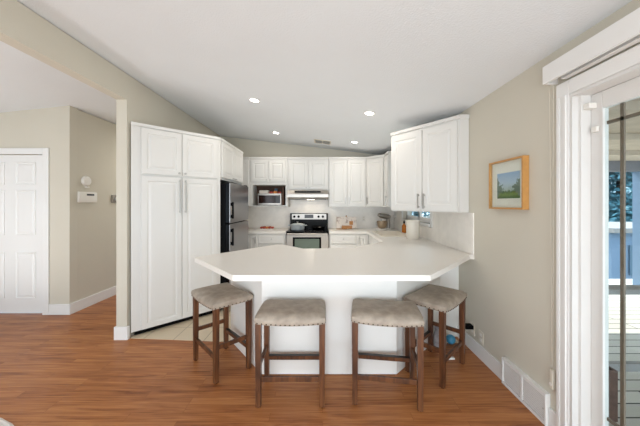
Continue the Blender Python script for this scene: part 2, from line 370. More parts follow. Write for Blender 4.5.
# sliding glass door
sl = MB(); sl.box(XR-.02, XR, 1.586, 1.672, 0, 2.145, bev=.004); sl.box(XR-.02, XR, DY0-.086, DY0-.001, 0, 2.145, bev=.004); sl.box(XR-.02, XR, DY0, 1.585, 2.06, 2.145, bev=.004)
sl.box(XR-.028, XR-.02, 1.60, 1.618, 0, 2.06); sl.box(XR-.026, XR-.02, 1.645, 1.662, 0, 2.06)
struct(sl.build('trim_2', 'trim'))
sd_ = MB(); sd_.box(XR-.016, T, 1.568, 1.5845, .02, 2.04); sd_.box(XR+.02, T, 1.552, 1.568, .02, 2.04); sd_.box(XR-.016, T, DY0+.001, DY0+.017, .02, 2.04)
sd_.box(XR-.016, T, DY0+.001, 1.5845, 2.04, 2.058); sd_.box(XR-.016, T, DY0+.001, 1.5845, .001, .02)
sdo = struct(sd_.build('door_2', 'vinyl'))
def sash(y0, y1, x0, x1):
    f = MB(); f.box(x0, x1, y1-.063, y1, .022, 2.038, bev=.004); f.box(x0, x1, y0, y0+.063, .022, 2.038, bev=.004)
    f.box(x0, x1, y0+.063, y1-.063, 1.945, 2.038, bev=.003); f.box(x0, x1, y0+.063, y1-.063, .022, .14, bev=.003)
    f.box(x0-.004, x0, y1-.07, y1-.058, .135, 1.952)
    f = f.build('sash', 'vinyl', sdo)
    g = MB(); g.box((x0+x1)/2-.003, (x0+x1)/2+.003, y0+.0635, y1-.0635, .1405, 1.9445); g.build('glass_pane', 'glass', sdo)
    k = MB(); xm = (x0+x1)/2+.012
    for yy in (y0+.063+.10, y1-.063-.075): k.box(xm-.005, xm+.005, yy-.009, yy+.009, .14, 1.945)
    for zz in (.245, 1.865): k.box(xm-.005, xm+.005, y0+.063, y1-.063, zz-.009, zz+.009)
    k.build('glazing_grid', 'bronze', sdo)
sash(.58, 1.551, XR+.075, XR+.112); sash(DY0+.018, .64, XR+.114, XR+.148)
# kitchen window over the sink
wb = MB()
wb.box(XR-.018, XR, WY1, WY1+.06, WZ0-.04, WZ1+.06, bev=.003); wb.box(XR-.018, XR, WY0-.06, WY0, WZ0-.04, WZ1+.06, bev=.003)
wb.box(XR-.018, XR, WY0, WY1, WZ1, WZ1+.06, bev=.003); wb.box(XR-.03, XR+.05, WY0+.001, WY1-.001, WZ0-.04, WZ0+.0, bev=.003)
win = struct(wb.build('window_1', 'vinyl'))
f = MB()
for y0, y1 in ((WY0+.002, 4.29), (4.25, WY1-.002)):
    for a in ((y0, y0+.045, WZ0+.002, WZ1-.002), (y1-.045, y1, WZ0+.002, WZ1-.002), (y0, y1, WZ0+.002, WZ0+.07), (y0, y1, WZ1-.05, WZ1-.002)):
        f.box(XR+.06, XR+.10, *a)
f.build('window_frame', 'vinyl', win)
g = MB(); g.box(XR+.078, XR+.082, WY0+.04, WY1-.04, WZ0+.06, WZ1-.04); g.build('window_glass', 'glass', win)

# ------------------------------------------------------------------ worktops
ctop = [(-1.177, 2.50), (-.617, 1.869), (.743, 1.872), (1.409, 2.603), (XR-.002, 2.603), (XR-.002, YB-.014), (.117, YB-.014), (.117, 4.862), (.80, 4.862),
        (.80, 3.57), (.40, 3.10), (.36, 3.02), (-.214, 2.989), (-.487, 3.30), (-.549, 3.30)]
SX0, SX1, SY0, SY1 = .90, 1.32, 4.06, 4.82
c = MB().prism(ctop, .89, .93, bev=.004, holes=[[(SX0, SY0), (SX1, SY0), (SX1, SY1), (SX0, SY1)]]).build('worktop', 'counter')
tag(c, 'continuous off-white worktop of the peninsula with angled ends, running on to the sink', 'countertop')
c = box('worktop', 'counter', XL+.004, -.652, 4.862, YB-.014, .89, .93, bev=.004)
tag(c, 'short off-white worktop between the refrigerator and the range', 'countertop')
# sink
s_ = MB(); o = .022
s_.prism([(SX0-o, SY0-o), (SX1+o, SY0-o), (SX1+o, SY1+o), (SX0-o, SY1+o)], .931, .942, bev=.003, holes=[[(SX0+.02, SY0+.02), (SX1-.02, SY0+.02), (SX1-.02, SY1-.02), (SX0+.02, SY1-.02)]])
r = s_.build('sink', 'cream'); tag(r, 'cream drop-in sink set in the worktop below the kitchen window', 'sink')
k = MB(); a0, a1, b0, b1 = SX0+.012, SX1-.012, SY0+.012, SY1-.012
k.box(a0, a0+.008, b0, b1, .76, .93); k.box(a1-.008, a1, b0, b1, .76, .93); k.box(a0+.008, a1-.008, b0, b0+.008, .76, .93); k.box(a0+.008, a1-.008, b1-.008, b1, .76, .93); k.box(a0, a1, b0, b1, .752, .76)
k.build('basin', 'cream', r)
# peninsula base
pb = [(-.505, 2.262), (.617, 2.262), (1.257, 2.902), (XR-.002, 2.902), (XR-.002, 3.06), (.41, 3.06), (.36, 2.97), (-.2, 2.955), (-.50, 3.25), (-.60, 3.25), (-.95, 2.815)]
r = MB().prism(pb, .005, .888).build('peninsula_base', 'cabin')
tag(r, 'plain white panelled base of the peninsula behind the four stools', 'cabinet base')

# ------------------------------------------------------------------ cabinets
def pull(par, x, z0, z1, y=-.02, vert=True):
    k = MB()
    if vert:
        k.box(x-.006, x+.006, y-.034, y-.024, z0, z1, bev=.002); k.box(x-.004, x+.004, y-.024, y, z0+.012, z0+.024); k.box(x-.004, x+.004, y-.024, y, z1-.024, z1-.012)
    else:
        k.box(x-z0/2, x+z0/2, y-.034, y-.024, z1-.006, z1+.006, bev=.002); k.box(x-z0/2+.01, x-z0/2+.02, y-.024, y, z1-.004, z1+.004); k.box(x+z0/2-.02, x+z0/2-.01, y-.024, y, z1-.004, z1+.004)
    return k.build('handle', 'nickel', par)
def knob(par, x, z, y=-.02):
    return MB().lathe([(0, y-.026), (.011, y-.025), (.013, y-.018), (.006, y-.012), (.006, y)], (x, 0, z), axis='Y', seg=14).build('knob', 'nickel', par, smooth=True)
def cdoor(par, x0, x1, z0, z1, st=.055):
    return MB().door(x0, x1, z0, z1, y=-.001, t=.019, st=st).build('door', 'cab', par)
def crown(par, x0, x1, z, ret=0):
    k = MB(); k.box(x0, x1, -.016, .002, z-.036, z, bev=.005); k.build('crown_molding', 'cab', par)
ZT = 2.313
# pantry: 45 degrees
L_ = .974
p = thing('pantry_cabinet', 'tall white corner pantry cabinet left of the refrigerator', 'cabinet', (-2.03, 2.88, .005), R(45))
c45 = math.cos(R(45)); L2 = L_
k = MB().prism([(0.002, 0), (L2, 0), (L2/2+.001, L2/2-.003)], .05, ZT-.025); k.build('body', 'cab', p)
k = MB().prism([(0.035, .03), (L2-.035, .03), (L2/2, L2/2-.03)], 0, .05); k.build('toe_kick', 'blackm', p)
for i, (x0, x1) in enumerate(((.09, .498), (.504, .93))):
    d = cdoor(p, x0, x1, .055, 1.725); pull(d, (x1-.03) if i == 0 else (x0+.03), 1.31, 1.70)
    d = cdoor(p, x0, x1, 1.745, 2.245); knob(d, (x1-.03) if i == 0 else (x0+.03), 1.775)
crown(p, .0, L2, ZT-.025)
# over-refrigerator cabinet, faces +X
p = thing('kitchen_cabinet', 'white two-door cabinet above the refrigerator', 'cabinet', (-1.346, 3.578, 0), R(90))
box('body', 'cab', 0, .998, 0, .69, 1.745, ZT-.02, parent=p)
for i, (x0, x1) in enumerate(((.03, .49), (.495, .96))):
    d = cdoor(p, x0, x1, 1.77, 2.25); pull(d, (x1-.045) if i == 0 else (x0+.045), .06, 1.79, vert=False)
crown(p, -.0, 1.0, ZT-.02)
# blind corner upper on back wall
def upper(label, x0, x1, z0, doors, dz0, kind='pull', handles=None, group=None, z1=ZT, dep=.325, body=True):
    p = thing('kitchen_cabinet', label, 'cabinet', (x0, 5.172, 0), 0, group)
    wd = x1-x0
    if body: box('body', 'cab', 0, wd, 0, dep, z0, z1, parent=p)
    n = len(doors)
    for i, (a, bb) in enumerate(doors):
        d = cdoor(p, a-x0, bb-x0, dz0, 2.25)
        h = (handles or ['r', 'l'])[i]
        if h:
            hx = (bb-x0-.03) if h == 'r' else (a-x0+.03)
            (pull(d, hx, dz0+.03, dz0+.16) if kind == 'pull' else knob(d, hx, dz0+.03))
    crown(p, 0, wd, z1)
    return p
upper('narrow white wall cabinet in the corner behind the refrigerator', XL+.006, -1.388, 1.375, [(-1.54, -1.40)], 1.40, handles=[None])
# niche cabinet with open shelf for the microwave
p = upper('white wall cabinet with open shelf holding the microwave', -1.385, -.662, 1.82, [(-1.355, -1.03), (-1.02, -.70)], 1.845, 'knob')
k = MB(); W_ = .723
k.box(0, .055, 0, .325, 1.37, 1.8195); k.box(W_-.04, W_, 0, .325, 1.37, 1.8195); k.box(.055, W_-.04, -.005, .325, 1.37, 1.392); k.box(.055, W_-.04, 0, .04, 1.785, 1.8195)
k.build('shelf_box', 'cab', p)
box('back_panel', 'brownbk', .055, W_-.04, .315, .325, 1.392, 1.785, parent=p)
upper('white two-door wall cabinet above the range hood', -.658, .112, 1.68, [(-.635, -.278), (-.268, .092)], 1.70, 'knob')
upper('white two-door wall cabinet right of the range hood', .116, .835, 1.363, [(.135, .465), (.473, .81)], 1.385)
# diagonal corner upper
p = thing('kitchen_cabinet', 'white diagonal corner wall cabinet above the stand mixer', 'cabinet', (.838, 5.168, 0), R(-45))
def loc45(x, y): # world -> local of this cabinet
    dx, dy = x-.838, y-5.168; c_, s2 = math.cos(R(45)), math.sin(R(45)); return (dx*c_-dy*s2, dx*s2+dy*c_)
k = MB().prism([loc45(*q) for q in ((.838, 5.168), (1.118, 4.888), (XR-.002, 4.888), (XR-.002, YB-.002), (.838, YB-.002))], 1.363, ZT); k.build('body', 'cab', p)
d = cdoor(p, .02, .376, 1.385, 2.25); pull(d, .045, 1.415, 1.545); crown(p, 0, .396, ZT)
# small upper between corner and window, faces -X
p = thing('kitchen_cabinet', 'narrow white wall cabinet between the corner cabinet and the sink window', 'cabinet', (1.118, 4.884, 0), R(-90))
box('body', 'cab', 0, .30, 0, .317, 1.363, ZT, parent=p)
d = cdoor(p, .015, .28, 1.385, 2.25); pull(d, .25, 1.40, 1.56); crown(p, 0, .30, ZT)
# near angled upper
A = (.862, 3.39); Bp = (1.367, 2.70); ang = math.atan2(Bp[1]-A[1], Bp[0]-A[0]); Ln = math.hypot(Bp[0]-A[0], Bp[1]-A[1])
p = thing('kitchen_cabinet', 'large white angled wall cabinet over the peninsula, beside the framed picture', 'cabinet', (A[0], A[1], 0), ang)
def locn(x, y):
    dx, dy = x-A[0], y-A[1]; c_, s2 = math.cos(-ang), math.sin(-ang); return (dx*c_-dy*s2, dx*s2+dy*c_)
k = MB().prism([locn(*q) for q in (A, Bp, (XR-.002, 2.70), (XR-.002, 3.46), (.90, 3.46))], 1.335, ZT-.008); k.build('body', 'cab', p)
sp_ = .514*Ln
d = cdoor(p, .006, sp_-.004, 1.347, 2.248, .065); pull(d, sp_-.035, 1.37, 1.535)
d = cdoor(p, sp_+.004, Ln-.02, 1.347, 2.248, .065); pull(d, sp_+.035, 1.37, 1.535)
crown(p, -.01, Ln+.0, ZT-.008)
k = MB(); e0, e1 = locn(1.374, 2.73), locn(XR-.003, 2.73)
q = [locn(1.358, 2.688), locn(XR-.003, 2.688), locn(XR-.003, 2.6995), locn(1.367, 2.6995)]
k.prism(q, ZT-.044, ZT-.008); k.build('crown_molding', 'cab', p)
# base cabinets on the back wall
def basecab(label, x0, x1, faces, body=None):
    p = thing('base_cabinet', label, 'cabinet', (x0, 4.892, .005), 0)
    box('body', 'cab', 0, x1-x0, 0, .59, .10, .884, parent=p); box('toe_kick', 'cabin', 0, x1-x0, .06, .59, 0, .0995, parent=p)
    for kind, a, bb, z0, z1, h in faces:
        if kind == 'drawer':
            d = MB().door(a-x0, bb-x0, z0, z1, y=-.001, t=.019, st=.02, raised=False).build('drawer', 'cab', p); knob(d, (a+bb)/2-x0, (z0+z1)/2)
        else:
            d = cdoor(p, a-x0, bb-x0, z0, z1)
            if h: pull(d, (bb-x0-.03) if h == 'r' else (a-x0+.03), z1-.16, z1-.03)
    return p
basecab('white base cabinet with drawers left of the range', XL+.005, -.662, [('door', -1.33, -1.165, .12, .865, 'r'), ('drawer', -1.145, -.68, .71, .865, 0), ('drawer', -1.145, -.68, .42, .69, 0), ('drawer', -1.145, -.68, .12, .40, 0)])
basecab('white base cabinet with a knobbed drawer right of the range', .122, .835, [('drawer', .14, .60, .71, .865, 0), ('drawer', .14, .60, .42, .69, 0), ('drawer', .14, .60, .12, .40, 0), ('door', .625, .815, .12, .865, 'l')])
# sink run: panels only (the basin hangs inside)
p = thing('base_cabinet', 'white sink base cabinet under the kitchen window', 'cabinet', (.84, 4.886, .005), R(-90))
k = MB(); k.box(0, 1.31, 0, .02, .10, .884); k.box(0, .018, .021, .60, .10, .884); k.box(1.292, 1.31, .021, .60, .10, .884); k.box(.019, 1.291, .02, .60, .10, .118)
k.build('body', 'cab', p); box('toe_kick', 'cabin', 0, 1.31, .06, .6, 0, .0995, parent=p)
for i, (a, bb) in enumerate(((.05, .44), (.45, .84), (.86, 1.27))):
    d = cdoor(p, a, bb, .12, .70); pull(d, bb-.03, .54, .67)
    MB().door(a, bb, .72, .865, y=-.001, t=.019, st=.02, raised=False).build('false_drawer_front', 'cab', p)
k = MB().prism([(.44, 3.066), (XR-.002, 3.066), (XR-.002, 3.57), (.84, 3.57), (.44, 3.12)], .005, .888); k = k.build('base_cabinet', 'cabin')
tag(k, 'white angled corner base cabinet joining peninsula and sink run', 'cabinet')
box_ = box

# ------------------------------------------------------------------ refrigerator, faces +X : local frame rot 90 (local x -> +Y, local -y -> +X)
p = thing('refrigerator', 'black and stainless top-freezer refrigerator beside the tall pantry cabinet', 'refrigerator', (-1.29, 3.60, .005), R(90))
box('body', 'blackm', .0, .90, 0, .70, .03, 1.70, parent=p, bev=.006)
k = MB(); k.box(.0, .90, -.055, -.002, .12, 1.145, bev=.006); k.build('side_gasket', 'black', p)
k = MB(); k.box(.0, .90, -.055, -.002, 1.16, 1.70, bev=.006); k.build('side_gasket', 'black', p)
fd = MB().box(.0, .90, -.066, -.056, .12, 1.145, bev=.006).build('refrigerator_door', 'steel_dk', p)
fz = MB().box(.0, .90, -.066, -.056, 1.16, 1.70, bev=.006).build('freezer_door', 'steel_dk', p)
for par, z0, z1 in ((fz, 1.22, 1.44), (fd, .86, 1.09)):
    k = MB(); k.box(.012, .045, -.105, -.085, z0, z1, bev=.006); k.box(.016, .04, -.085, -.0665, z0+.01, z0+.05); k.box(.016, .04, -.085, -.0665, z1-.05, z1-.01); k.build('handle', 'blackm', par)
for fx in (.06, .84):
    for fy in (.08, .6): MB().lathe([(0, 0), (.02, 0), (.02, .03), (0, .03)], (fx, fy, 0), seg=12).build('foot', 'blackm', p)
box('hinge_cover', 'blackm', .80, .88, -.05, .02, 1.701, 1.716, parent=p)

# ------------------------------------------------------------------ range
p = thing('range', 'stainless electric range with black glass cooktop on the back wall', 'stove', (-.268, 4.85, .005))
hw = .376
box('body', 'steel', -hw, hw, .02, .62, .05, .905, parent=p)
k = MB(); k.box(-hw-.002, hw+.002, -.015, .55, .906, .929, bev=.004); k.build('cooktop', 'black', p)
for bx, by, br in ((-.19, .16, .1), (.19, .16, .08), (-.19, .4, .08), (.19, .4, .1)):
    MB().lathe([(br-.004, .9293), (br, .9295), (br-.004, .9297)], (bx, by, 0), seg=32).build('burner_ring', 'display', p, smooth=True)
k = MB(); k.box(-hw, hw, .555, .62, .9055, 1.232, bev=.004); bg = k.build('backguard', 'black', p)
k = MB(); k.box(-.34, .345, .545, .554, 1.11, 1.22, bev=.002); cp = k.build('control_panel', 'steel', p)
box('display', 'display', -.088, .088, .541, .5445, 1.135, 1.205, parent=cp)
for kx in (-.29, -.205, .19, .275):
    MB().lathe([(0, .515), (.021, .516), (.025, .525), (.025, .5445)], (kx, 0, 1.165), axis='Y', seg=18).build('knob', 'black', cp, smooth=True)
k = MB(); k.box(-hw, hw, -.012, .018, .868, .904, bev=.002); k.build('gap_shade_strip', 'black', p)  # black strip standing in for the shadowed gap above the oven door
od = MB().box(-hw, hw, -.02, .018, .25, .862, bev=.004).build('oven_door', 'steel', p)
MB().box(-.26, .245, -.024, -.0205, .36, .825, bev=.001).build('window_surround', 'black', od)
MB().box(-.225, .21, -.027, -.0245, .40, .795).build('window_glass', 'glassdk', od)
k = MB(); k.tube([(-.36, -.062, .888), (.36, -.062, .888)], .013, 12); k.box(-.34, -.32, -.06, -.0205, .85, .861); k.box(.32, .34, -.06, -.0205, .85, .861); k.box(-.34, -.32, -.068, -.056, .85, .888); k.box(.32, .34, -.068, -.056, .85, .888)
k.build('handle', 'steel', od, smooth=True)
sdw = MB().box(-hw, hw, -.02, .018, .07, .243, bev=.004).build('storage_drawer', 'steel', p)
for fx in (-.34, .34):
    for fy in (.06, .56): MB().lathe([(0, 0), (.018, 0), (.018, .05), (0, .05)], (fx, fy, 0), seg=12).build('foot', 'blackm', p)
# hood
p = thing('range_hood', 'stainless under-cabinet range hood with its lamp lit', 'range hood', (-.273, 5.0, 0))
k = MB(); prof = [(.0, 1.545), (.0, 1.60), (.035, 1.674), (.485, 1.674), (.485, 1.512), (.03, 1.512)]
vs = [k.b.verts.new((-.38, y, z)) for y, z in prof]; f = k.b.faces.new(vs); r_ = bmesh.ops.extrude_face_region(k.b, geom=[f])
for v in r_['geom']:
    if isinstance(v, bmesh.types.BMVert): v.co.x = .38
k.build('body', 'steel', p)
k = MB(); k.box(-.24, .24, .006, .03, 1.632, 1.660); k.build('vent_slot', 'black', p)
box('filter', 'display', -.34, .34, .08, .44, 1.505, 1.5115, parent=p)
MB().box(-.02, .12, .1, .16, 1.500, 1.5045).build('lamp_lens', 'hoodglow', p)
hl = lamp('hood_lamp', 'AREA', (.05, .13, 1.495), (0, 0, 0), 1.6, (1, .88, .72), size=.12); hl.parent = p

# microwave and what is on the shelf
p = thing('microwave', 'stainless microwave oven in the open wall cabinet shelf', 'microwave', (-1.01, 5.19, 1.396))
box('body', 'steel', -.225, .225, .012, .27, .006, .225, parent=p, bev=.004)
d = MB().box(-.225, .225, -.01, .011, .006, .225, bev=.003).build('door', 'steel', p)
MB().box(-.205, .205, -.0135, -.0105, .04, .19).build('window_glass', 'mwglass', d)
MB().box(.12, .20, -.017, -.014, .045, .185).build('control_panel', 'display', p)
for fx in (-.2, .2): MB().box(fx-.012, fx+.012, .03, .25, 0, .0055).build('foot', 'blackm', p)
zt = 1.396+.2255
k = MB(); k.box(-1.225, -1.045, 5.25, 5.40, zt, zt+.065, bev=.02); tag(k.build('folded_towel', 'white_cloth', smooth=True), 'folded white towel lying on top of the microwave', 'towel')
k = MB(); k.box(-1.03, -.955, 5.25, 5.33, zt, zt+.04, bev=.012); tag(k.build('snack_packet', 'red', smooth=True), 'dark red snack packet beside the folded towel on the microwave', 'packet')
k = MB(); k.box(-.945, -.875, 5.25, 5.33, zt, zt+.05, bev=.012); tag(k.build('snack_packet', 'orange', smooth=True), 'orange snack packet in front of the blue-grey tin on the microwave', 'packet')
k = MB(); k.box(-.865, -.80, 5.25, 5.33, zt, zt+.038, bev=.012); tag(k.build('snack_packet', 'red', smooth=True), 'rightmost red snack packet on top of the microwave', 'packet')
k = MB(); k.lathe([(0, 0), (.035, 0), (.035, .1), (.03, .105), (0, .107)], (-.92, 5.40, zt), seg=20); tag(k.build('tin', 'bluegrey', smooth=True), 'blue-grey tin standing at the back on the microwave', 'tin')
k = MB(); k.box(-.775, -.745, 5.22, 5.44, 1.393, 1.75, bev=.004); tag(k.build('cutting_board', 'brownbk'), 'dark brown board standing on edge right of the microwave', 'cutting board')

# pot and pan on the range
CT = .9352
p = thing('dutch_oven', 'grey enamel pot with lid on the left of the cooktop', 'pot', (-.47, 5.12, CT))
MB().lathe([(0, 0), (.115, 0), (.128, .012), (.135, .095), (.128, .095), (.122, .02), (0, .015)], seg=36).build('pot_body', 'grey_enamel', p, smooth=True)
ld = MB().lathe([(.134, .0955), (.134, .103), (.09, .118), (.02, .124), (0, .124)], seg=36).build('lid', 'grey_enamel', p, smooth=True)
MB().lathe([(.008, .1242), (.008, .135), (.02, .142), (.018, .15), (0, .152)], seg=18).build('lid_knob', 'nickel', ld, smooth=True)
for sx in (-1, 1): MB().tube([(sx*.132, -.04, .082), (sx*.165, -.032, .086), (sx*.17, 0, .086), (sx*.165, .032, .086), (sx*.132, .04, .082)], .008, 8).build('handle', 'grey_enamel', p, smooth=True)
p = thing('frying_pan', 'black frying pan on the right of the cooktop', 'pan', (-.08, 5.16, CT))
MB().lathe([(0, 0), (.10, 0), (.14, .05), (.136, .05), (.098, .006), (0, .006)], seg=36).build('pan_body', 'black', p, smooth=True)
MB().tube([(-.04, -.128, .04), (-.09, -.21, .055), (-.11, -.25, .05)], [.009, .011, .011], 8).build('handle', 'blackm', p, smooth=True)

# counter things, back
p = thing('food_tray', 'small white dish of red-wrapped snacks on the worktop left of the range', 'dish', (-1.06, 5.20, .931))
MB().prism([(-.14, -.07), (.14, -.07), (.14, .07), (-.14, .07)], 0, .02, bev=.006).build('dish', 'plastic', p)
for i in range(5): MB().box(-.125+i*.052, -.08+i*.052, -.05, .05, .0205, .055+.008*(i % 2), bev=.01).build('snack', 'red' if i != 2 else 'orange', p, smooth=True)
p = thing('cookbook_stand', 'honey-coloured wooden cookbook stand on the worktop right of the range', 'book stand', (.47, 5.27, .931))
k = MB(); k.prism([(-.10+.01*math.cos(t)*0+.1+.10*math.cos(t), .05*math.sin(t)) for t in [2*math.pi*i/24 for i in range(24)]], 0, .012)
k.b.verts.ensure_lookup_table()
for v in k.b.verts: v.co.x -= 0.0
k.build('foot_plate', 'wood_lt', p)
for o_ in p.children: o_.location = (0, 0, 0)
k = MB(); k.box(-.10, .10, -.045, -.033, .0125, .075, bev=.004); k.box(-.10, .10, -.0325, .02, .0125, .024); k.build('ledge', 'wood_lt', p)
k = MB(); k.tube([(0, .045, .0125), (0, .118, .235)], .008, 8); k.lathe([(0, -.018), (.018, 0), (0, .018)], (0, .122, .25), seg=12); k.build('upright', 'wood_lt', p, smooth=True)
for o_ in p.children:
    if o_.name.startswith('foot_plate'): o_.location = (-.1, 0, 0)
p = thing('open_cookbook', 'open cookbook with printed pages leaning on the wooden stand', 'book', (.47, 5.272, .957), 0)
def page_mat():
    m = D.materials.new('printed_pages'); m.use_nodes = True; nt = m.node_tree; b = nt.nodes['Principled BSDF']; N = nt.nodes.new; L = nt.links.new
    tc = N('ShaderNodeTexCoord'); n = N('ShaderNodeTexNoise'); n.inputs['Scale'].default_value = 14; n.inputs['Detail'].default_value = 5; L(tc.outputs['Object'], n.inputs['Vector'])
    cr = N('ShaderNodeValToRGB'); e = cr.color_ramp.elements; e[0].position = .36; e[0].color = (*srgb(176, 158, 148), 1); e[1].position = .46; e[1].color = (*srgb(226, 216, 206), 1)
    L(n.outputs['Fac'], cr.inputs[0]); L(cr.outputs[0], b.inputs['Base Color']); b.inputs['Roughness'].default_value = .6
    return m
M['pages'] = page_mat()
for sx in (-1, 1):
    k = MB(); n_ = 8
    fr = []; bk = []
    for i in range(n_+1):
        u = i/n_; x = sx*(.0005+.194*u); yb = -.014*math.sin(u*math.pi*.9)-.002
        fr.append([k.b.verts.new((x, yb-.008+.07*(zz/.21), zz)) for zz in (0, .21)]); bk.append([k.b.verts.new((x, .0+.07*(zz/.21), zz)) for zz in (0, .21)])
    for i in range(n_):
        k.b.faces.new((fr[i][0], fr[i+1][0], fr[i+1][1], fr[i][1])); k.b.faces.new((bk[i][0], bk[i][1], bk[i+1][1], bk[i+1][0]))
        k.b.faces.new((fr[i][1], fr[i+1][1], bk[i+1][1], bk[i][1])); k.b.faces.new((fr[i][0], bk[i][0], bk[i+1][0], fr[i+1][0]))
    for i in (0, n_): k.b.faces.new((fr[i][0], fr[i][1], bk[i][1], bk[i][0]))
    k.build('page_block', 'pages', p, smooth=True)
pic = MB().box(.05, .12, -.0325, -.031, .06, .13); pic.b.transform(Matrix.Shear('XZ', 4, (0, 0)) if False else Matrix.Identity(4))
for v in pic.b.verts: v.co.y += .07*(v.co.z/.21)+.004
pic.build('photo', 'wood_lt', p)

# stand mixer
p = thing('stand_mixer', 'silver stand mixer with metal bowl in the worktop corner', 'stand mixer', (1.165, 5.17, .931), R(207))
p.scale = (.88, .88, .93)
MB().box(-.16, .15, -.09, .09, 0, .03, bev=.014).build('base', 'plastic', p, smooth=True)
MB().tube([(-.12, 0, .0305), (-.125, 0, .12), (-.11, 0, .22)], [.045, .038, .042], 16).build('column', 'steel', p, smooth=True)
MB().lathe([(0, -.16), (.035, -.155), (.05, -.10), (.052, 0), (.045, .12), (.03, .165), (0, .17)], (0, 0, 0), axis='X', seg=24).build('head', 'steel', p, smooth=True, loc=(-.015, 0, .278), rot=(0, R(-9), 0))
MB().lathe([(0, .031), (.06, .031), (.085, .05), (.108, .10), (.116, .18), (.112, .18), (.103, .10), (.06, .05), (0, .047)], (.045, 0, 0), seg=32).build('bowl', mat('bowl_metal', srgb(178, 160, 138), .35, metal=1), p, smooth=True)
MB().tube([(.045+.02, -.10, .155), (.045+.05, -.145, .15), (.045+.05, -.14, .09), (.045+.03, -.088, .085)], .007, 8).build('bowl_handle', 'nickel', p, smooth=True)
MB().tube([(.07, 0, .213), (.07, 0, .10)], [.014, .01], 10).build('beater', 'nickel', p, smooth=True)
# bottle, canister, outlet
p = thing('soap_bottle', 'amber bottle with dark cap behind the cream canister', 'bottle', (1.385, 4.62, .931))
MB().lathe([(0, 0), (.034, 0), (.036, .01), (.036, .12), (.014, .145), (.014, .16), (0, .16)], seg=20).build('bottle_body', 'amber', p, smooth=True)
MB().lathe([(0, .1605), (.016, .1605), (.016, .195), (.006, .197), (.006, .215), (0, .215)], seg=16).build('cap', 'blackm', p, smooth=True)
p = thing('canister', 'tall cream cylindrical canister standing on the worktop by the window', 'canister', (1.272, 3.83, .931))
MB().lathe([(0, 0), (.086, 0), (.09, .006), (.09, .235), (0, .235)], seg=40).build('canister_body', 'cream', p, smooth=True)
MB().lathe([(.093, .2355), (.093, .255), (.085, .262), (0, .264)], seg=40).build('lid', 'cream', p, smooth=True)
p = thing('power_outlet', 'white outlet with a plug on the backsplash right of the mixer', 'outlet', (XR-.0125, 5.37, 1.20))
MB().box(-.006, 0, -.035, .035, -.058, .058, bev=.002).build('cover_plate', 'plastic', p)
MB().box(-.05, -.0065, -.018, .018, -.045, 0, bev=.006).build('plug', 'plastic', p)
for x_, y_, lb in ((.86*0+.62, 0, 'white double outlet on the back splash between the cookbook and the mixer'),):
    p = thing('power_outlet', lb, 'outlet', (.83, YB-.0125, 1.13))
    MB().box(-.035, .035, -.006, 0, -.058, .058, bev=.002).build('cover_plate', 'plastic', p)
    for zz in (-.022, .022): MB().box(-.014, .014, -.008, -.0062, zz-.013, zz+.013, bev=.0005).build('socket', 'almond', p)

